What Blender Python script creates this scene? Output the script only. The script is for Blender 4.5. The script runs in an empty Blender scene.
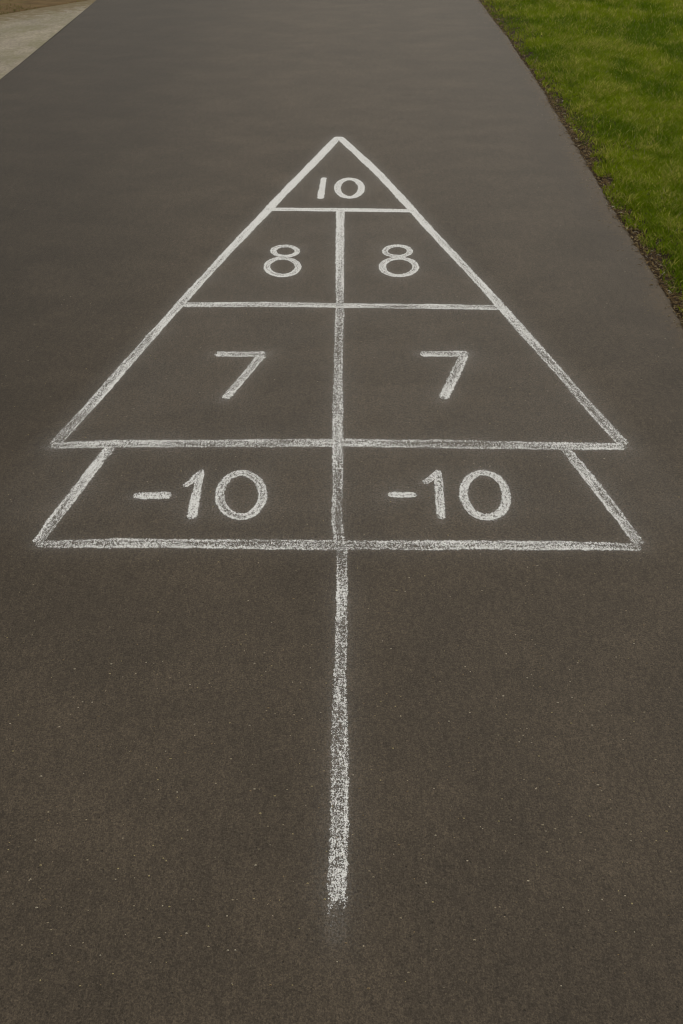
import bpy, math, random
import numpy as np
random.seed(7); RNG = np.random.default_rng(11)
sc = bpy.context.scene; sc.render.engine = 'CYCLES'
COL = sc.collection

# ---------------------------------------------------------------- camera model (used to read ground points off the photo)
H = 1.5; F = 740.0; PITCH = math.radians(44.0); CX, CY = 341.5, 512.0
def G(px, py):
    """ground point (metres) seen at a photo pixel"""
    u = (px - CX) / F; v = (CY - py) / F
    dy = math.cos(PITCH) + v * math.sin(PITCH)
    dz = -math.sin(PITCH) + v * math.cos(PITCH)
    t = H / -dz
    return (u * t, dy * t)

cam_d = bpy.data.cameras.new('camera'); cam = bpy.data.objects.new('camera', cam_d); COL.objects.link(cam)
cam.location = (0, 0, H); cam.rotation_euler = (math.pi/2 - PITCH, 0, 0)
cam_d.sensor_fit = 'VERTICAL'; cam_d.sensor_height = 36.0; cam_d.lens = 36.0 * F / 1024.0
cam_d.clip_start = 0.05; cam_d.clip_end = 3000
sc.camera = cam

# ---------------------------------------------------------------- smooth numpy noise
def vnoise(x, y, seed=0):
    x = np.asarray(x, float); y = np.asarray(y, float)
    xi = np.floor(x).astype(np.int64); yi = np.floor(y).astype(np.int64)
    fx = x - xi; fy = y - yi; fx = fx*fx*(3-2*fx); fy = fy*fy*(3-2*fy)
    def h(a, b):
        n = (a*374761393 + b*668265263 + seed*1442695041) & 0xffffffff
        n = ((n ^ (n >> 13)) * 1274126177) & 0xffffffff
        return ((n ^ (n >> 16)) & 0xffff) / 65535.0
    return (h(xi,yi)*(1-fx)+h(xi+1,yi)*fx)*(1-fy) + (h(xi,yi+1)*(1-fx)+h(xi+1,yi+1)*fx)*fy
def fbm(x, y, seed=0, o=4):
    s = 0; a = .5; t = 0
    for k in range(o):
        s = s + a*vnoise(np.asarray(x)*2**k, np.asarray(y)*2**k, seed+k); t += a; a *= .5
    return s/t

# ---------------------------------------------------------------- object helpers
def tag(o, label=None, cat=None, group=None, kind=None):
    if label: o['label'] = label
    if cat: o['category'] = cat
    if group: o['group'] = group
    if kind: o['kind'] = kind
    return o
def mesh_np(name, V, quads=None, tris=None, mat=None, parent=None, smooth=False):
    me = bpy.data.meshes.new(name)
    V = np.asarray(V, np.float32)
    q = np.asarray(quads, np.int32).reshape(-1, 4) if quads is not None and len(quads) else np.zeros((0,4), np.int32)
    t = np.asarray(tris, np.int32).reshape(-1, 3) if tris is not None and len(tris) else np.zeros((0,3), np.int32)
    me.vertices.add(len(V)); me.vertices.foreach_set('co', V.ravel())
    nl = q.size + t.size
    me.loops.add(nl); me.loops.foreach_set('vertex_index', np.concatenate([q.ravel(), t.ravel()]))
    me.polygons.add(len(q)+len(t))
    st = np.concatenate([np.arange(len(q))*4, q.size + np.arange(len(t))*3]).astype(np.int32)
    me.polygons.foreach_set('loop_start', st)
    me.update(calc_edges=True); me.validate()
    me.polygons.foreach_set('use_smooth', np.full(len(me.polygons), smooth))
    if mat: me.materials.append(mat)
    o = bpy.data.objects.new(name, me); COL.objects.link(o)
    if parent: o.parent = parent
    return o
def vattr(o, name, vals):
    a = o.data.attributes.new(name, 'FLOAT', 'POINT'); a.data.foreach_set('value', np.asarray(vals, np.float32))
def cattr(o, name, rgb):
    a = o.data.attributes.new(name, 'FLOAT_COLOR', 'POINT')
    c = np.ones((len(rgb), 4), np.float32); c[:, :3] = rgb; a.data.foreach_set('color', c.ravel())
def grid(name, xs, ys, zf, mat):
    X, Y = np.meshgrid(xs, ys); Z = zf(X, Y)
    V = np.stack([X, Y, Z], -1).reshape(-1, 3); return mesh_np(name, V, gquads(len(ys), len(xs)), mat=mat, smooth=True)
def gquads(nr, nc):
    i = np.arange(nr-1)[:, None]*nc + np.arange(nc-1)[None, :]
    return np.stack([i, i+1, i+nc+1, i+nc], -1).reshape(-1, 4)

# ---------------------------------------------------------------- node helper
class NT:
    def __init__(s, name):
        s.m = bpy.data.materials.new(name); s.m.use_nodes = True
        s.t = s.m.node_tree; s.t.nodes.clear()
        s.out = s.t.nodes.new('ShaderNodeOutputMaterial')
    def n(s, typ, ins=None, **kw):
        nd = s.t.nodes.new(typ)
        for k, v in kw.items(): setattr(nd, k, v)
        for k, v in (ins or {}).items(): s.set(nd.inputs[k], v)
        return nd
    def set(s, inp, v):
        if isinstance(v, bpy.types.NodeSocket): s.t.links.new(v, inp)
        else: inp.default_value = v
    def math(s, op, a, b=0.0, c=None, clamp=False):
        nd = s.n('ShaderNodeMath', operation=op, use_clamp=clamp); s.set(nd.inputs[0], a); s.set(nd.inputs[1], b)
        if c is not None: s.set(nd.inputs[2], c)
        return nd.outputs[0]
    def mr(s, v, a, b, c=0.0, d=1.0, smooth=False):
        nd = s.n('ShaderNodeMapRange', {'Value': v, 'From Min': a, 'From Max': b, 'To Min': c, 'To Max': d})
        if smooth: nd.interpolation_type = 'SMOOTHSTEP'
        return nd.outputs[0]
    def pos(s, sx=1, sy=1, sz=1):
        g = s.n('ShaderNodeNewGeometry').outputs['Position']
        return s.n('ShaderNodeVectorMath', {0: g, 1: (sx, sy, sz)}, operation='MULTIPLY').outputs[0]
    def noise(s, vec, scale, detail=2, rough=.5, dist=0):
        return s.n('ShaderNodeTexNoise', {'Vector': vec, 'Scale': scale, 'Detail': detail, 'Roughness': rough, 'Distortion': dist}).outputs[0]
    def mix(s, f, a, b, blend='MIX'):
        nd = s.n('ShaderNodeMix', data_type='RGBA', blend_type=blend)
        s.set(nd.inputs[0], f); s.set(nd.inputs[6], a); s.set(nd.inputs[7], b); return nd.outputs[2]
    def scale(s, col, f):
        nd = s.n('ShaderNodeVectorMath', operation='SCALE'); s.set(nd.inputs[0], col); s.set(nd.inputs['Scale'], f); return nd.outputs[0]
    def attr(s, name, out='Fac'):
        return s.n('ShaderNodeAttribute', attribute_name=name).outputs[out]
    def bump(s, h, strength, dist):
        return s.n('ShaderNodeBump', {'Height': h, 'Strength': strength, 'Distance': dist}).outputs[0]
    def bsdf(s, **ins):
        return s.n('ShaderNodeBsdfPrincipled', {k.replace('_', ' '): v for k, v in ins.items()}).outputs[0]
    def end(s, sh):
        s.t.links.new(sh, s.out.inputs['Surface']); return s.m

CHALK = (0.650, 0.665, 0.675, 1)
# ---------------------------------------------------------------- asphalt
def asphalt_mat():
    k = NT('asphalt_coating'); p = k.pos()
    big = k.noise(k.pos(1, .8, 1), .75, 3, .55)
    # painted vignette: middle brightened and both margins darkened in the base colour
    sx = k.n('ShaderNodeSeparateXYZ', {0: p}).outputs
    vignette = k.math('ABSOLUTE', k.math('ADD', sx[0], -.15))
    vignette = k.mr(k.math('ADD', vignette, k.math('MULTIPLY', big, .8)), .9, 2.3, 1.08, .66, True)
    smear = k.mr(k.noise(k.pos(1.0, 1.7, 1), 2.3, 3, .55, .4), .40, .66, .94, 1.10, True)
    smear2 = k.mr(k.noise(k.pos(1.4, .45, 1), 110, 4, .85), .32, .68, .87, 1.13)
    streaky = k.mr(k.noise(k.pos(1.5, .4, 1), 30, 5, .95, .3), .36, .64, .86, 1.14)
    smear2 = k.math('MULTIPLY', smear2, streaky)
    grain = k.mr(k.noise(p, 330, 2, .6), .30, .70, .62, 1.38)
    grain2 = k.mr(k.noise(p, 190, 4, .9), .30, .70, .80, 1.20)
    f = k.math('MULTIPLY', k.math('MULTIPLY', k.math('MULTIPLY', vignette, smear), smear2), k.math('MULTIPLY', grain, grain2))
    f = k.math('MULTIPLY', f, k.mr(big, .3, .7, .93, 1.07))
    # every stone of the aggregate has its own tone
    ag = k.n('ShaderNodeTexVoronoi', {'Vector': p, 'Scale': 270.0, 'Randomness': 1.0})
    ag2 = k.n('ShaderNodeTexVoronoi', {'Vector': p, 'Scale': 120.0, 'Randomness': 1.0})
    ar = k.mr(k.n('ShaderNodeSeparateColor', {0: ag.outputs['Color']}).outputs[0], 0, 1, .72, 1.28)
    ar2 = k.mr(k.n('ShaderNodeSeparateColor', {0: ag2.outputs['Color']}).outputs[2], 0, 1, .92, 1.08)
    rub = k.mr(k.noise(k.pos(.7, 1.1, 1), 4.0, 2, .5, .4), .34, .68, .94, 1.07)
    f = k.math('MULTIPLY', k.math('MULTIPLY', f, rub), k.math('MULTIPLY', ar, ar2))
    col = k.scale((0.0515, 0.0408, 0.0292), f)
    # dark pits
    vp = k.n('ShaderNodeTexVoronoi', {'Vector': p, 'Scale': 95.0, 'Randomness': 1.0})
    pr = k.n('ShaderNodeSeparateColor', {0: vp.outputs['Color']}).outputs[0]
    pit = k.math('MULTIPLY', k.math('GREATER_THAN', pr, .91), k.mr(vp.outputs['Distance'], .10, .24, 1, 0))
    col = k.mix(k.math('MULTIPLY', pit, .7), col, (0.025, 0.021, 0.017, 1))
    # pale stone specks showing through the coating
    vs = k.n('ShaderNodeTexVoronoi', {'Vector': p, 'Scale': 62.0, 'Randomness': 1.0})
    sr = k.n('ShaderNodeSeparateColor', {0: vs.outputs['Color']}).outputs
    sp = k.math('MULTIPLY', k.math('GREATER_THAN', sr[1], .976), k.mr(vs.outputs['Distance'], .06, .13, 1, 0))
    clus = k.mr(k.noise(k.pos(1, 1, 1), 3.1, 2), .42, .6, .3, 1.0)
    col = k.mix(k.math('MULTIPLY', sp, clus), col, (0.30, 0.26, 0.19, 1))
    # fine scuffs
    sc1 = k.noise(k.pos(6, 1.6, 1), 26, 4, .65, 1.5)
    scm = k.math('MULTIPLY', k.mr(sc1, .66, .74, 0, 1), k.mr(k.noise(p, 1.9, 2), .48, .62, 0, .22))
    col = k.mix(scm, col, (0.19, 0.165, 0.13, 1))
    # hairline craze cracks in patches
    wv = k.n('ShaderNodeVectorMath', {0: k.pos(), 1: k.n('ShaderNodeTexNoise', {'Vector': p, 'Scale': 14.0, 'Detail': 3.0}).outputs['Color']}, operation='ADD').outputs[0]
    wv2 = k.n('ShaderNodeTexVoronoi', {'Vector': wv, 'Scale': 11.0}, feature='DISTANCE_TO_EDGE').outputs['Distance']
    crk = k.math('MULTIPLY', k.mr(wv2, .004, .013, 1, 0), k.mr(k.noise(k.pos(1, 1, 1), 5.5, 3), .55, .66, 0, .55))
    col = k.mix(crk, col, (0.02, 0.017, 0.014, 1))
    # chalk powder spread round the strokes with painted centre brightening, brown soil washed over the lawn edge
    dn = k.mr(k.noise(p, 210, 2, .8), .38, .66, .05, 2.0)
    col = k.mix(k.math('MULTIPLY', k.attr('dust_and_centre_light'), dn, clamp=True), col, CHALK)
    so = k.mr(k.math('ADD', k.attr('edge_soil'), k.mr(k.noise(p, 38, 5, .8), .3, .7, -.5, .5)), .42, .78, 0, .75)
    col = k.mix(so, col, (0.070, 0.050, 0.030, 1))
    hgt = k.math('ADD', k.math('MULTIPLY', k.noise(p, 240, 3, .65), .9), k.math('MULTIPLY', k.noise(p, 110, 2), .4))
    hgt = k.math('SUBTRACT', hgt, k.math('MULTIPLY', k.math('ADD', pit, crk), .8))
    return k.end(k.bsdf(Base_Color=col, Roughness=.74, Specular_IOR_Level=.285, Normal=k.bump(hgt, .55, .0022)))

# ---------------------------------------------------------------- chalk
def chalk_mat():
    k = NT('white_chalk'); p = k.pos()
    uv = k.n('ShaderNodeSeparateXYZ', {0: k.n('ShaderNodeUVMap', uv_map='stroke').outputs[0]}).outputs
    u, v = uv[0], uv[1]
    av = k.math('ABSOLUTE', v)
    seed = k.attr('stroke_seed')
    sv = k.n('ShaderNodeCombineXYZ', {0: k.math('MULTIPLY', u, 22.0), 1: k.math('MULTIPLY', v, 3.2), 2: seed}).outputs[0]
    streak = k.mr(k.noise(sv, 1.0, 3, .6), .3, .7, -.08, .08)
    pv = k.n('ShaderNodeCombineXYZ', {0: k.math('MULTIPLY', u, 5.0), 1: k.math('MULTIPLY', v, .8), 2: k.math('ADD', seed, 7.0)}).outputs[0]
    patch = k.mr(k.noise(pv, 1.0, 3, .6), .3, .7, -.16, .16)
    d = k.math('ADD', k.math('ADD', k.attr('chalk_cover'), streak), patch)
    d = k.math('ADD', d, k.mr(av, .25, .72, -.06, .04, True))
    rag = k.mr(k.noise(p, 150, 4, .8), .3, .7, -.24, .24)
    d = k.math('ADD', d, k.mr(k.math('ADD', av, rag), .80, 1.0, 0, -1.2))
    g = k.math('ADD', k.math('MULTIPLY', k.noise(p, 360, 2, .85), .50), k.math('MULTIPLY', k.noise(k.pos(1, .6, 1), 150, 3, .95), .50))
    thr = k.mr(d, 0, 1.0, .665, .325)
    a = k.math('MULTIPLY', k.math('SUBTRACT', g, thr), 11.0, clamp=True)
    a = k.math('MULTIPLY', a, k.mr(d, -.45, .0, 0, 1))
    col = k.scale(CHALK[:3], k.mr(k.noise(p, 210, 2), .3, .7, .86, 1.08))
    b = k.bsdf(Base_Color=col, Roughness=.95, Specular_IOR_Level=.1, Normal=k.bump(k.noise(p, 300, 2), .5, .001))
    tr = k.n('ShaderNodeBsdfTransparent').outputs[0]
    mx = k.n('ShaderNodeMixShader'); k.set(mx.inputs[0], a); k.set(mx.inputs[1], tr); k.set(mx.inputs[2], b)
    return k.end(mx.outputs[0])

def concrete_mat():
    k = NT('weathered_concrete'); p = k.pos()
    f = k.mr(k.noise(k.pos(.8, .8, 1), 2.0, 5, .65), .3, .7, .74, 1.14)
    f = k.math('MULTIPLY', f, k.mr(k.noise(k.pos(1, .35, 1), 60, 3, .8), .3, .7, .78, 1.22))
    f = k.math('MULTIPLY', f, k.mr(k.noise(p, 90, 3, .7), .3, .7, .88, 1.12))
    col = k.scale((0.255, 0.228, 0.182), f)
    col = k.mix(k.mr(k.noise(k.pos(.8, .7, 1), 3.4, 8, .85), .44, .60, 0, .75), col, (0.150, 0.143, 0.080, 1))
    sp = k.mr(k.math('ADD', k.attr('bed_soil'), k.mr(k.noise(k.pos(.6, 1.6, 1), 12, 6, .75), .3, .7, -.5, .5)), .35, .75, 0, .9)
    col = k.mix(sp, col, (0.125, 0.095, 0.045, 1))
    return k.end(k.bsdf(Base_Color=col, Roughness=.88, Specular_IOR_Level=.25, Normal=k.bump(k.noise(p, 120, 3), .5, .002)))
def soil_mat():
    k = NT('bare_soil'); p = k.pos()
    f = k.mr(k.noise(p, 45, 5, .7), .3, .7, .6, 1.4)
    col = k.scale((0.040, 0.027, 0.016), f)
    col = k.mix(k.mr(k.noise(p, 160, 2, .6), .62, .7, 0, .5), col, (0.12, 0.09, 0.05, 1))
    return k.end(k.bsdf(Base_Color=col, Roughness=.95, Specular_IOR_Level=.1, Normal=k.bump(k.noise(p, 90, 4, .7), .9, .006)))
def mulch_mat():
    k = NT('dry_bed_soil'); p = k.pos()
    f = k.mr(k.noise(k.pos(.6, 2, 1), 5, 5, .7), .3, .7, .7, 1.3)
    col = k.scale((0.125, 0.085, 0.040), f)
    col = k.mix(k.mr(k.noise(k.pos(.5, 2.4, 1), 3, 4, .6), .5, .62, 0, .6), col, (0.12, 0.105, 0.040, 1))
    return k.end(k.bsdf(Base_Color=col, Roughness=.95, Specular_IOR_Level=.1, Normal=k.bump(k.noise(p, 70, 4, .7), .9, .008)))
def turf_mat():
    k = NT('lawn_ground'); p = k.pos()
    f = k.mr(k.noise(p, 38, 5, .7), .3, .7, .6, 1.4)
    col = k.scale((0.065, 0.082, 0.010), f)
    col = k.mix(k.mr(k.noise(p, 1.1, 3), .45, .65, 0, .5), col, (0.085, 0.085, 0.025, 1))
    return k.end(k.bsdf(Base_Color=col, Roughness=.95, Specular_IOR_Level=.1, Normal=k.bump(k.noise(p, 60, 4, .7), .9, .01)))
def blade_mat(name, gloss=.6, transl=.42):
    k = NT(name); c = k.attr('blade_colour', 'Color')
    b = k.bsdf(Base_Color=c, Roughness=gloss, Specular_IOR_Level=.10)
    t = k.n('ShaderNodeBsdfTranslucent', {'Color': c}).outputs[0]
    mx = k.n('ShaderNodeMixShader'); k.set(mx.inputs[0], transl); k.set(mx.inputs[1], b); k.set(mx.inputs[2], t)
    return k.end(mx.outputs[0])

M_ASPH, M_CHALK, M_CONC, M_SOIL, M_MULCH, M_TURF = asphalt_mat(), chalk_mat(), concrete_mat(), soil_mat(), mulch_mat(), turf_mat()
M_BLADE = blade_mat('grass_blade'); M_STRAW = blade_mat('dry_straw_fibre', .8, .15)

# ================================================================ chalk strokes
Z0 = [0.0005]; SAMPLES = [(np.array([G(335,y)[0] for y in range(890, 935, 6)]), np.array([G(335,y)[1] for y in range(890, 935, 6)]), np.full(8, .016), np.full(8, .36)), (np.array([G(322,y)[0] for y in range(800, 900, 10)]), np.array([G(322,y)[1] for y in range(800, 900, 10)]), np.full(10, .008), np.full(10, .22))]     # centre points of the strokes, for the powder round them
def resample(P, step):
    P = np.asarray(P, float); seg = np.hypot(*(P[1:, :2]-P[:-1, :2]).T); s = np.concatenate([[0], np.cumsum(seg)])
    n = max(2, int(s[-1]/step)+1); t = np.linspace(0, s[-1], n)
    return np.stack([np.interp(t, s, P[:, i]) for i in range(P.shape[1])], 1), t
def stroke(pts, closed=False, w=.036, dens=.75, step=.02, cap=.5, fade0=0., fade1=0., wob=.0022, dust=1.):
    """pts: (px, py[, width m[, density]]) in the photo -> ribbon on the ground: verts, uv, density"""
    P = []
    for q in pts:
        x, y = G(q[0], q[1]); P.append((x, y, q[2] if len(q) > 2 else w, q[3] if len(q) > 3 else dens))
    C, t = resample(P, step)
    sd = len(SAMPLES)*3.7 + 1.3
    if not closed:
        tan = np.gradient(C[:, :2], axis=0)
    else:
        tan = np.roll(C[:, :2], -1, 0) - np.roll(C[:, :2], 1, 0); tan[0] = C[1,:2]-C[-2,:2]; tan[-1] = tan[0]
    tan /= np.maximum(np.hypot(tan[:,0], tan[:,1]), 1e-9)[:, None]
    nrm = np.stack([-tan[:,1], tan[:,0]], 1)
    win = np.ones(len(t)) if not closed else np.sin(np.pi*np.clip(t/t[-1], 0, 1))**.5
    C[:, :2] += nrm * ((fbm(t*2.2+sd, t*0+sd, 5, 3)-.5)*2*wob*win)[:, None]
    hw = C[:, 2]*.5*1.12*(1 + (fbm(t*7+sd*2, t*0, 9, 3)-.5)*.26*(win if closed else 1))
    ja = (vnoise(t*60+sd, t*0, 3)-.5)*.0034; jb = (vnoise(t*60+sd, t*0, 4)-.5)*.0034
    dn = C[:, 3].copy(); T = t[-1]
    if not closed and cap > 0:
        r = C[:, 2]*.5*cap
        e = np.minimum(t, T-t)
        # extra rows at the rounded ends
        hw *= np.where(e < r, np.sqrt(np.clip(1-(1-e/np.maximum(r,1e-6))**2, .12, 1)), 1)
        dn -= .30*np.exp(-e/.005)
    if fade0: dn -= np.clip(1-t/fade0, 0, 1)*1.0
    if fade1: dn -= np.clip(1-(T-t)/fade1, 0, 1)*1.0
    SAMPLES.append((C[:, 0].copy(), C[:, 1].copy(), C[:, 2]*.5, dust*np.clip(dn, 0, 1)))
    A = C[:, :2] + nrm*(hw+ja)[:, None]; B = C[:, :2] - nrm*(hw+jb)[:, None]
    if closed: A[-1] = A[0]; B[-1] = B[0]
    z = Z0[0]; Z0[0] += .00003
    V = np.zeros((2*len(t), 3)); V[0::2, :2] = A; V[1::2, :2] = B; V[:, 2] = z
    i = np.arange(len(t)-1)*2
    Q = np.stack([i+1, i+3, i+2, i], 1)
    uv = np.zeros((2*len(t), 2)); uv[:, 0] = np.repeat(t, 2)
    uv[0::2, 1] = 1; uv[1::2, 1] = -1
    return V, Q, uv, np.repeat(dn, 2), np.full(2*len(t), sd)
def chalk_obj(name, strokes, parent=None, origin=None):
    Vs, Qs, Us, Ds, Ss, n = [], [], [], [], [], 0
    for V, Q, U, D, S in strokes:
        Vs.append(V); Qs.append(Q+n); Us.append(U); Ds.append(D); Ss.append(S); n += len(V)
    V = np.concatenate(Vs); U = np.concatenate(Us)
    if origin is not None: V = V - np.array([origin[0], origin[1], 0])
    o = mesh_np(name, V, np.concatenate(Qs), mat=M_CHALK, parent=parent)
    if origin is not None and parent is None: o.location = (origin[0], origin[1], 0)
    l = o.data.uv_layers.new(name='stroke'); vi = np.zeros(len(o.data.loops), np.int32)
    o.data.loops.foreach_get('vertex_index', vi); l.data.foreach_set('uv', U[vi].astype(np.float32).ravel())
    vattr(o, 'chalk_cover', np.concatenate(Ds)); vattr(o, 'stroke_seed', np.concatenate(Ss))
    return o
def empty(name, loc):
    o = bpy.data.objects.new(name, None); COL.objects.link(o); o.location = (loc[0], loc[1], 0); o.empty_display_size = .1
    return o
def arc(cx, cy, rx, ry, a0=0, a1=360, n=48, rot=0):
    """ellipse traced in the photo, read back as ground points"""
    out = []
    for i in range(n+1):
        a = math.radians(a0+(a1-a0)*i/n); x = rx*math.cos(a); y = ry*math.sin(a)
        c, s = math.cos(math.radians(rot)), math.sin(math.radians(rot))
        out.append((cx+x*c-y*s, cy+x*s+y*c))
    return out

O = G(340, 442)
court = empty('chalk_court', O)
tag(court, 'white chalk triangle court with stepped base and long handle line drawn on the asphalt', 'chalk drawing')
def line(name, pts, label, **kw):
    o = chalk_obj(name, [stroke(pts, **kw)], court, O); o['label'] = label; return o
line('side_line', [(338.6,136.8,.046,1.00),(325,151,.056,1.00),(297,179.5,.050,1.10),(268.5,209.5,.047,1.0),(230,249.5,.044,.86),(192,291.2,.042,.80),(158,329,.042,.74),(124,367.2,.043,.72),(92,404,.044,.68),(53,446.5,.040,.66)],
     'long left side line of the triangle', cap=.9, step=.012)
line('side_line', [(339.2,136.8,.044,1.00),(352.5,149.3,.050,1.00),(366,161.5,.052,1.00),(380,175,.052,.98),(410,207.3,.047,1.0),(431,231,.043,.88),(461,263,.040,.82),(487.5,291.6,.040,.78),(531.5,341.2,.041,.72),(560,373,.040,.66),(583,400,.044,.62),(625,446,.042,.64)],
     'long right side line of the triangle', cap=.9, step=.012)
line('cross_line', [(266,209.3,.044,.88),(340,209.8,.046,.92),(414,210.8,.040,.9)], 'short line under the top 10', cap=.4)
line('cross_line', [(181,305,.038,.72),(262,304.6,.040,.72),(339,305.6,.040,.7),(420,306.3,.040,.72),(504,307.6,.038,.74)], 'line under the two 8s', cap=.4)
line('cross_line', [(46,446.8,.022,.66),(72,445,.036,.66),(120,443.8,.040,.66),(194,443.8,.040,.62),(270,443.2,.042,.62),(337,443,.042,.62),(400,443.8,.044,.6),(471,444.8,.044,.62),(540,446,.040,.62),(627,446.6,.032,.7)], 'wide line under the two 7s', cap=.5)
line('cross_line', [(32,544.8,.024,.55),(60,544,.034,.64),(120,543,.036,.64),(189,543.5,.036,.64),(260,544.5,.037,.6),(339,545,.037,.58),(410,545,.036,.62),(489,545,.036,.66),(570,545.8,.034,.66),(644,547.6,.026,.62)], 'bottom line under the two minus 10s', cap=.5)
line('side_line', [(111.5,446,.034,.72),(96,465,.036,.78),(75,493,.036,.74),(55,518,.035,.68),(36,544.5,.032,.66)], 'short left slanting side of the base', cap=.5, step=.01)
line('side_line', [(564,447,.034,.66),(585,473,.036,.78),(606,500,.036,.70),(624,523,.037,.66),(640.5,546,.036,.60)], 'short right slanting side of the base', cap=.5, step=.01)
line('centre_line', [(340.3,210,.041,.84),(340,240,.040,.80),(339.7,268,.038,.76),(340,305,.035,.66),(338.6,360,.036,.62),(338,421,.036,.58),(338,460,.036,.62),(337.4,490,.035,.58),(337,520,.034,.56),(340,552,.030,.5)], 'upright line dividing the court', cap=.4, step=.012)
line('handle_line', [(342.4,547,.028,.55),(342.3,562,.029,.56),(342,598,.031,.72),(341.6,643,.033,.60),(340,686,.035,.62),(339.6,739,.036,.58),(339.3,790,.037,.62),(338.6,830,.037,.66),(338,857,.0375,.64),(337.2,895,.038,.60),(336.8,905,.040,.46),(336.6,912,.042,.24),(336.8,926,.042,.13),(337.5,948,.036,-.10)], 'long single line like a handle below the base', cap=0, step=.01)

GRP = 'chalk score numbers in the court'
def number(label, origin_px, parts):
    o0 = G(*origin_px)
    if len(parts) == 1:
        r = chalk_obj('chalk_number', parts[0][1], None, o0)
    else:
        r = empty('chalk_number', o0)
        for nm, st in parts: chalk_obj(nm, st, r, o0)
    tag(r, label, 'chalk number', GRP)
    return r
S = stroke
number('chalk number 10 without a minus in the top tip of the triangle', (340,189),
    [('digit', [S([(323.9,177.6,.033,1.1),(320.4,199,.033,1.1)], cap=.35, step=.01)]),
     ('digit', [S(arc(349.4,188.3,12.0,9.2,-60,300), closed=True, w=0.0385, dens=0.97, step=.012)])])
number('chalk number 8 left of the centre line', (283,262),
    [('digit', [S(arc(285.2,251.2,12.2,5.2,90,450), closed=True, w=0.0281, dens=0.84, step=.01), S(arc(282.6,267.0,15.6,8.7,-90,270), closed=True, w=0.0312, dens=0.80, step=.01)])])
number('chalk number 8 right of the centre line', (398,262),
    [('digit', [S(arc(397.4,251.2,12.4,5.2,90,450), closed=True, w=0.0281, dens=0.84, step=.01), S(arc(398.9,267.0,16.6,8.7,-90,270), closed=True, w=0.0312, dens=0.82, step=.01)])])
number('chalk number 7 left of the centre line', (240,376),
    [('digit', [S([(214.5,354.0),(240,354.2),(266.5,353.8)], w=.038, dens=0.74, cap=.3, step=.01), S([(262.5,355),(224.5,399.5)], w=.036, dens=0.74, cap=.35, step=.01)])])
number('chalk number 7 right of the centre line', (445,376),
    [('digit', [S([(419.5,354.0),(444,354.2),(469,353.8)], w=.038, dens=0.74, cap=.3, step=.01), S([(464.5,355),(443.2,399.5)], w=.038, dens=0.74, cap=.35, step=.01)])])
number('chalk minus 10 left of the centre line', (200,495),
    [('minus_sign', [S([(133,495.9,.022),(142,495.7,.030),(162,495.3,.030),(171.5,495,.026)], dens=0.82, cap=.45, step=.006)]),
     ('digit', [S([(202.2,469.5,.016),(199.6,478,.026),(196,497,.027),(191.5,519.5,.027)], dens=0.76, cap=.35, step=.008), S([(183.5,486.8,.020),(192,481,.022),(200.5,471.5,.018)], dens=0.74, cap=.9, step=.006)]),
     ('digit', [S(arc(241.0,495.2,21.2,22.0,-100,260,rot=22), closed=True, w=0.0276, dens=0.74, step=.01)])])
number('chalk minus 10 right of the centre line', (450,495),
    [('minus_sign', [S([(387.6,495.2,.018),(395,495,.026),(408,495.4,.026),(417,495.6,.018)], dens=0.84, cap=.45, step=.006)]),
     ('digit', [S([(436.8,469.5,.016),(438.0,478,.027),(440,500,.027),(441.2,519.7,.027)], dens=0.76, cap=.35, step=.008), S([(423.2,483.4,.022),(431,479,.024),(437,471.8,.018)], dens=0.74, cap=.9, step=.006)]),
     ('digit', [S(arc(484.8,495.4,20.8,23.2,-100,260,rot=-32), closed=True, w=0.0281, dens=0.72, step=.01)])])

# ================================================================ driveway
XL, XR = -2.525, 1.415
def redge(y):
    y = np.asarray(y, float)
    m = np.interp(y, [-6, 0, 2.0, 2.6, 3.1, 3.9, 4.7, 5.3, 6.3, 7.7, 8.7, 10, 14], [1.36, 1.35, 1.335, 1.34, 1.357, 1.378, 1.392, 1.416, 1.43, 1.437, 1.41, 1.415, 1.42])
    return m + .017 + (fbm(y*3.1, y*0, 21, 4)-.5)*.02 + (vnoise(y*22, y*0, 22)-.5)*.010 + (vnoise(y*75, y*0, 23)-.5)*.007
def ledge(y):
    y = np.asarray(y, float); return XL + (fbm(y*.9, y*0, 31, 3)-.5)*.03
ys = np.concatenate([np.linspace(-6, .3, 30), np.arange(.32, 5.6, .010), np.arange(5.6, 11, .02), np.geomspace(11, 60, 60)])
s = np.concatenate([[0, 0, .0015], np.linspace(.008, .985, 330), 1-np.array([.010,.007,.005,.003,.0015,.0,.0])])
Y, Sg = np.meshgrid(ys, s, indexing='ij')
L = ledge(ys)[:, None]; R = redge(ys)[:, None]
X = L + (R-L)*Sg; Zg = np.zeros_like(X)
de = R - X
Zg -= np.clip(1-de/.03, 0, 1)**2*(.007 + .006*vnoise(Y*30, X*30, 41))
Zg[:, 2:3] -= .001; Zg[:, 1] -= .004; Zg[:, 0] = -.08; Zg[:, -1] = -.06; Zg[:, -2] -= .004
Zg[:, -3:-1] -= .004*vnoise(Y[:, -3:-1]*55, X[:, -3:-1], 43)
V = np.stack([X, Y, Zg], -1).reshape(-1, 3)
drive = mesh_np('driveway', V, gquads(len(ys), len(s)), mat=M_ASPH, smooth=True)
tag(drive, 'dark grey asphalt driveway with a chalk court drawn on it', 'driveway', kind='structure')
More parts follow.
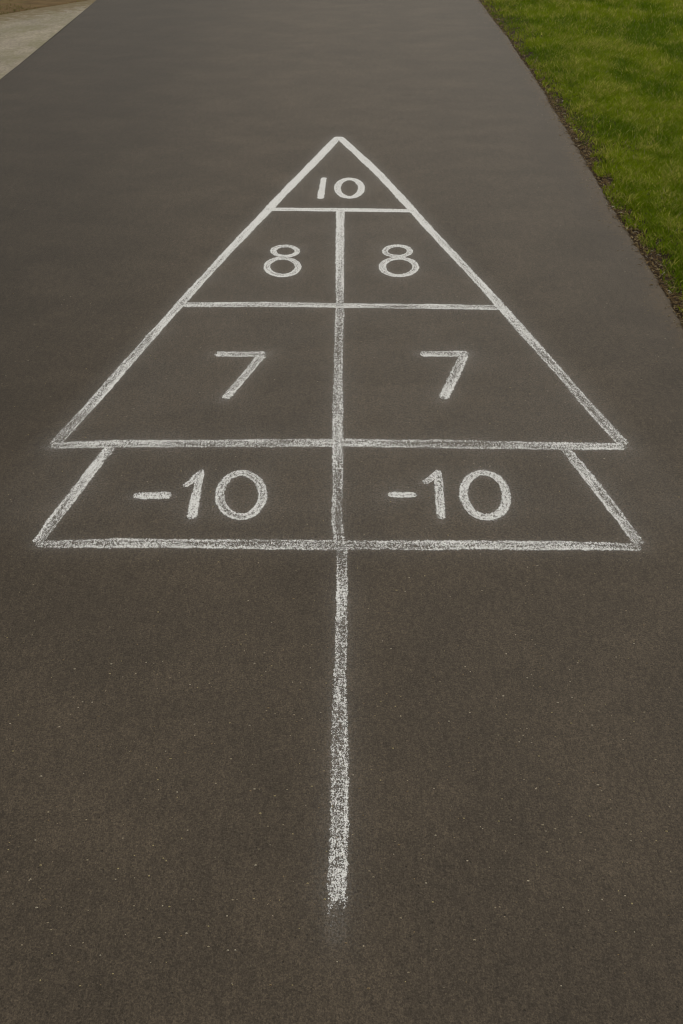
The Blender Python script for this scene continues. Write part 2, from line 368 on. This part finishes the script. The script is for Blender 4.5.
# powder attribute from the distance to the strokes
xs_, ys_ = V[:, 0], V[:, 1]; dust = np.zeros(len(V))
for cx, cy, hw, dn in SAMPLES:
    b = (xs_ > cx.min()-.16) & (xs_ < cx.max()+.16) & (ys_ > cy.min()-.16) & (ys_ < cy.max()+.16)
    idx = np.nonzero(b)[0]
    if not len(idx): continue
    st = max(1, len(cx)//120); c_x, c_y, c_h, c_d = cx[::st], cy[::st], hw[::st], dn[::st]
    for ch in np.array_split(idx, max(1, len(idx)//20000)):
        d = np.hypot(xs_[ch][:, None]-c_x, ys_[ch][:, None]-c_y); j = d.argmin(1); d = d[np.arange(len(ch)), j]
        e = np.clip(d-c_h[j], 0, None)
        a = c_d[j]*(.072*np.exp(-(e/.006)) + .026*np.exp(-(e/.045)**2))
        dust[ch] = np.maximum(dust[ch], a) + np.minimum(dust[ch], a)*.4
tri = (ys_ > G(0,306)[1]) & (ys_ < G(0,137)[1]) & (np.abs(xs_) < .55)
ins = np.clip((ys_-G(0,548)[1])/.15, 0, 1)*np.clip(((G(0,137)[1]-ys_)*.31+.10-np.abs(xs_))/.12, 0, 1)
dust += .021*ins  # whole court lifted: rubbed chalk powder plus painted brightening of the centre
dust *= (.6 + .8*fbm(xs_*9, ys_*9, 55, 3))
vattr(drive, 'dust_and_centre_light', dust)
vattr(drive, 'edge_soil', (np.clip(1-de/(.06+.20*fbm(Y*2.5, X*0, 61, 3)**1.5), 0, 1)*.95).ravel())

# ================================================================ setting
# bare soil strip between the asphalt and the lawn
def gedge(y):      # where the turf begins
    y = np.asarray(y, float)
    return redge(y) + .050 + .008*np.clip((5.5-y)/2, 0, 1) + (fbm(y*1.3, y*0+3, 71, 4)-.5)*.05 + (vnoise(y*9, y*0, 72)-.5)*.02
ysd = np.concatenate([np.linspace(-6, 1.8, 40), np.arange(1.82, 10, .012), np.geomspace(10, 60, 50)])
xsd = np.concatenate([[XR-.14], np.arange(XR-.12, XR+.30, .008), [XR+.34]])
soil = grid('soil', xsd, ysd, lambda X, Y: -.026 + .018*fbm(X*28, Y*28, 81, 4) + .016*np.clip((X-XR-.03)/.12, 0, 1), M_SOIL)
tag(soil, 'narrow strip of bare brown soil between asphalt and lawn', 'soil', kind='structure')
turf = grid('lawn_ground', np.concatenate([np.arange(XR+.16, 5, .1), np.geomspace(5, 900, 30)]),
            np.concatenate([-np.geomspace(900, 6, 20), np.arange(-5.5, 16, .1), np.geomspace(16, 1500, 40)]),
            lambda X, Y: -.012+.012*(fbm(X*2, Y*2, 91, 3)-.5)*np.where(X < 20, 1, 0), M_TURF)
tag(turf, 'green lawn ground to the right of the driveway', 'lawn', kind='structure')
# concrete pad left of the driveway, ending at a dry planting bed
def cedge(x):   # far edge of the pad (y)
    x = np.asarray(x, float); return 9.25 + (x+2.5)*1.05 + (fbm(x*3, x*0, 15, 3)-.5)*.14
xc = np.concatenate([np.linspace(-6, -2.535, 60)]); tt = np.concatenate([[0, 0], np.linspace(0, .75, 12)[:-1], np.linspace(.75, 1, 60), [1.0]])
Xc, Tt = np.meshgrid(xc, tt, indexing='ij'); y0 = -4.0
yc = y0 + (cedge(Xc)-y0)*Tt
Zc = -.006 + .004*fbm(Xc*2, yc*2, 17, 2); Zc[:, 0] = -.1; Zc[:, -1] = -.08; Zc[-1, :] = np.minimum(Zc[-1, :], -.01)
pad = mesh_np('sidewalk', np.stack([Xc, yc, Zc], -1).reshape(-1, 3), gquads(len(xc), len(tt)), mat=M_CONC, smooth=False)
pad.data.flip_normals()
vattr(pad, 'bed_soil', np.clip(1-(cedge(Xc)-yc)/.9, 0, 1).ravel()*.95)
tag(pad, 'pale weathered concrete paving left of the driveway', 'paving', kind='structure')
base = grid('ground', np.concatenate([-np.geomspace(900, 7, 20), np.linspace(-6.5, -2.5, 80), [-2, 0, 1.2]]),
            np.concatenate([-np.geomspace(900, 6, 12), np.linspace(-5, 7, 12), np.arange(7.2, 14, .06), np.geomspace(14.5, 1500, 40)]),
            lambda X, Y: -.055 + np.where((Y > cedge(X)-.3) & (X < -2.56), .043*np.clip((Y-cedge(X)+.05)/.1, 0, 1) + .014*fbm(X*9, Y*9, 19, 3), 0)
                          - .03*np.clip((X+2.7)/.12, 0, 1), M_MULCH)
tag(base, 'brown dry bed and ground beyond the concrete paving', 'ground', kind='structure')

# ================================================================ grass blades
def blades(name, x, y, z0, h, w, lean, col, mat, bend=1.0, flat=None):
    n = len(x); ang = RNG.uniform(0, 2*np.pi, n); la = RNG.uniform(0, 2*np.pi, n)
    wx, wy = np.cos(ang)*w*.5, np.sin(ang)*w*.5
    lx, ly = np.cos(la)*lean*h, np.sin(la)*lean*h
    V = np.zeros((n, 7, 3))
    for k, (t, ww) in enumerate([(0, .8), (.4, 1.0), (.75, .7)]):
        ox = lx*t**(1+bend); oy = ly*t**(1+bend); zz = z0 + h*t*(1-.25*lean*t)
        V[:, 2*k] = np.stack([x+ox-wx*ww, y+oy-wy*ww, zz], -1); V[:, 2*k+1] = np.stack([x+ox+wx*ww, y+oy+wy*ww, zz], -1)
    V[:, 6] = np.stack([x+lx, y+ly, z0+h*(1-.25*lean)], -1)
    b = (np.arange(n)*7)[:, None]
    Q = np.concatenate([b+np.array([0,1,3,2]), b+np.array([2,3,5,4])]); T = b+np.array([4,5,6])
    o = mesh_np(name, V.reshape(-1, 3), Q, T, mat=mat, smooth=True)
    cattr(o, 'blade_colour', np.repeat(col, 7, 0)); return o
def band(n, ya, yb, pw=1.0):
    y = ya + (yb-ya)*RNG.random(n)**pw
    xm = np.minimum(.50*np.sqrt(y*y+H*H)+.35, 6)
    g = gedge(y); keep = xm > g
    y = y[keep]; xm = xm[keep]; g = g[keep]
    return g + (xm-g)*RNG.random(len(y)), y
xs1, ys1 = [], []
def uniform(n, x0, x1, ya, yb, vis):
    x = RNG.uniform(x0, x1, n); y = RNG.uniform(ya, yb, n)
    inside = x < .49*np.sqrt(y*y+H*H)+.25
    k = inside if vis else ~inside
    return x[k], y[k]
for args in [(150000, 1.33, 2.9, 2.2, 4.6, True), (190000, 1.38, 4.2, 4.6, 7.4, True), (120000, 1.38, 5.4, 7.4, 10.4, True),
             (30000, 1.38, 3.5, -1, 4.6, False), (26000, 1.38, 6.5, 4.6, 14, False), (34000, 1.38, 6.0, 10.4, 15, True)]:
    a, b = uniform(*args); xs1.append(a); ys1.append(b)
gx = np.concatenate(xs1); gy = np.concatenate(ys1)
# ragged lawn margin, thinning tufts towards the soil
d = gx - gedge(gy); tuft = fbm(gx*16, gy*16, 101, 3)
keep = (d > 0) & (RNG.random(len(gx)) < np.clip(.22 + d/.10, 0, 1)) & ~((tuft < .33) & (d < .06))
keep |= (d > -.04) & (d <= 0) & (tuft > .5) & (RNG.random(len(gx)) < .42)
gx, gy, d = gx[keep], gy[keep], d[keep]
far = np.clip((gy-2.5)/8, 0, 1)
patch = fbm(gx*3.6, gy*2.6, 111, 5); fine = fbm(gx*13, gy*9, 121, 3)
h = (.022 + .034*RNG.random(len(gx))**1.5)*(.75+.6*fine)*(.7+.3*np.clip(d/.1, 0, 1)); w = (.0024+.0014*RNG.random(len(gx)))*(1+.7*far)
g1 = np.array([.115, .190, .003]); g2 = np.array([.215, .290, .006]); g3 = np.array([.46, .45, .10]); g4 = np.array([.40, .35, .20])
mixf = np.clip((patch-.36)/.28 + RNG.normal(0, .22, len(gx)), 0, 1)[:, None]
colr = g1*(1-mixf)+g2*mixf
dry = RNG.random(len(gx)) < (.08+.42*np.clip((fine-.42)/.25, 0, 1)*np.clip((patch-.34)/.2, 0, 1)); colr[dry] = g3*(.65+.5*RNG.random((dry.sum(), 1)))
vd = RNG.random(len(gx)) < .006; colr[vd] = g4*(.8+.4*RNG.random((vd.sum(), 1)))
colr *= 1.05*(.74+.52*RNG.random((len(gx), 1)))
grass = blades('grass', gx, gy, np.full(len(gx), -.014), h, w, .35+.75*RNG.random(len(gx)), colr, M_BLADE)
tag(grass, 'green lawn grass growing along the right edge of the driveway', 'grass', kind='stuff')
# sparse weeds on the dry bed beyond the paving
n = 26000; bx = RNG.uniform(-6.2, -2.56, n); by = RNG.uniform(8.0, 14, n); ed = by-cedge(bx)
k = (ed > .0) & (fbm(bx*2.0, by*5, 131, 4) > .5); bx, by = bx[k], by[k]
wc = np.array([.16, .15, .05])*(.6+.8*RNG.random((len(bx), 1)))
weeds = blades('weeds', bx, by, np.full(len(bx), -.012), .012+.03*RNG.random(len(bx)), .003+.003*RNG.random(len(bx)), .5+.8*RNG.random(len(bx)), wc, M_BLADE)
tag(weeds, 'sparse olive weeds on the brown bed beyond the paving', 'weeds', kind='stuff')

# ---------------------------------------------------------------- dry straw and clippings along the edge
def straws(name, n, xf, zf, ln, wd, cols, label, cat):
    Vs, Qs, Cs = [], [], []; m = 0
    for i in range(n):
        x, y = xf(); l = ln*(.35+random.random()); a = random.uniform(0, math.pi*2); cv = random.uniform(-1.6, 1.6)
        wv = wd*random.uniform(.5, 1.3); z = zf(x, y); c = np.array(random.choice(cols))*random.uniform(.75, 1.2); lift = random.uniform(0, .3)*l
        K = 6; px, py = x, y; ring = []
        for j in range(K):
            t = j/(K-1); aa = a+cv*(t-.5); px += math.cos(aa)*l/K; py += math.sin(aa)*l/K
            ww = wv*(1-.75*abs(2*t-1)**2)*.5; nx, ny = -math.sin(aa)*ww, math.cos(aa)*ww
            zz = z+lift*math.sin(math.pi*t)*.6+.0012
            ring += [(px-nx, py-ny, zz-.0004), (px, py, zz+ww*.9), (px+nx, py+ny, zz-.0004)]
        Vs += ring; Cs += [c]*len(ring)
        for j in range(K-1):
            b = m+3*j; Qs += [(b, b+3, b+4, b+1), (b+1, b+4, b+5, b+2), (b+2, b+5, b+3, b)]
        m += len(ring)
    o = mesh_np(name, Vs, Qs, mat=M_STRAW); cattr(o, 'blade_colour', np.array(Cs)); return tag(o, label, cat, kind='stuff')
def edge_pt():
    y = 2.3 + 8*random.random()**1.3; return float(redge(y)) + random.gauss(.032, .028), y
def edge_z(x, y): return .001 if x < redge(y)-.005 else -.010
TAN = [(.34,.25,.12), (.26,.18,.085), (.20,.135,.07), (.42,.34,.20)]
straws('dry_straw', 5200, edge_pt, edge_z, .022, .0034, TAN, 'dry tan grass clippings scattered along the soil edge', 'straw')
straws('pale_clippings', 130, lambda: (lambda p: (p[0]+.01, p[1]))(edge_pt()), edge_z, .032, .0042, [(.52,.48,.40), (.60,.57,.50)], 'pale bleached grass stalks lying on the lawn edge', 'clippings')
# grit: tiny stones lying on the asphalt
Vs, Ts, Cs = [], [], []; m = 0
for i in range(2000):
    if i < 800: y = .35+2.6*random.random(); x = random.uniform(-1.6, 1.35)
    elif i < 1200: y = .35+.75*random.random(); x = random.uniform(-.75, .75)
    else: y = 2.2+8*random.random(); x = float(redge(y))-abs(random.gauss(0, .05))-.004
    r = random.uniform(.0006, .0016)*(1 if i < 1200 else 1.6); c = np.array(random.choice([(.30,.26,.19), (.42,.38,.30), (.20,.15,.09), (.36,.31,.17)]))
    rot = random.uniform(0, 6.28); e = random.uniform(1, 2.2)
    ring = [(x+math.cos(rot+k*1.2566)*r*e*random.uniform(.8,1.2), y+math.sin(rot+k*1.2566)*r*random.uniform(.8,1.2), .0002) for k in range(5)]
    Vs += ring+[(x, y, r*1.1)]; Cs += [c]*6
    for k in range(5): Ts.append((m+k, m+(k+1) % 5, m+5))
    m += 6
grit = mesh_np('grit', Vs, None, Ts, mat=M_STRAW); cattr(grit, 'blade_colour', np.array(Cs))
tag(grit, 'tiny pale stones and crumbs scattered on the asphalt', 'grit', kind='stuff')

# ================================================================ light: overcast, soft warm
SUN_EL, SUN_AZ = math.radians(52), math.radians(18)      # azimuth from +Y towards +X
w = bpy.data.worlds.new('World'); sc.world = w; w.use_nodes = True
nt = w.node_tree; nt.nodes.clear()
sky = nt.nodes.new('ShaderNodeTexSky'); sky.sky_type = 'NISHITA'; sky.sun_disc = False
sky.sun_elevation = SUN_EL; sky.sun_rotation = SUN_AZ; sky.air_density = 1.0; sky.dust_density = 5.0; sky.ozone_density = 1.0
hs = nt.nodes.new('ShaderNodeHueSaturation'); hs.inputs['Saturation'].default_value = .22
bg = nt.nodes.new('ShaderNodeBackground'); bg.inputs[1].default_value = .10
wo = nt.nodes.new('ShaderNodeOutputWorld')
nt.links.new(sky.outputs[0], hs.inputs['Color']); tn = nt.nodes.new('ShaderNodeMix'); tn.data_type = 'RGBA'; tn.blend_type = 'MULTIPLY'; tn.inputs[0].default_value = 1
tn.inputs[7].default_value = (1, .955, .86, 1)      # high warm overcast
nt.links.new(hs.outputs[0], tn.inputs[6]); nt.links.new(tn.outputs[2], bg.inputs[0]); nt.links.new(bg.outputs[0], wo.inputs[0])
sd = bpy.data.lights.new('sun', 'SUN'); sd.energy = 1.3; sd.angle = math.radians(18); sd.color = (1, .94, .83)
so = bpy.data.objects.new('sun', sd); COL.objects.link(so); so.location = (2, 6, 8)
so.rotation_euler = (-(math.pi/2-SUN_EL), 0, -SUN_AZ)
vs = sc.view_settings; vs.view_transform = 'Standard'; sc.cycles.pixel_filter_type = 'BLACKMAN_HARRIS'; sc.cycles.filter_width = 1.1; vs.look = 'None'; vs.gamma = 1; vs.use_curve_mapping = False; vs.exposure = 0.0
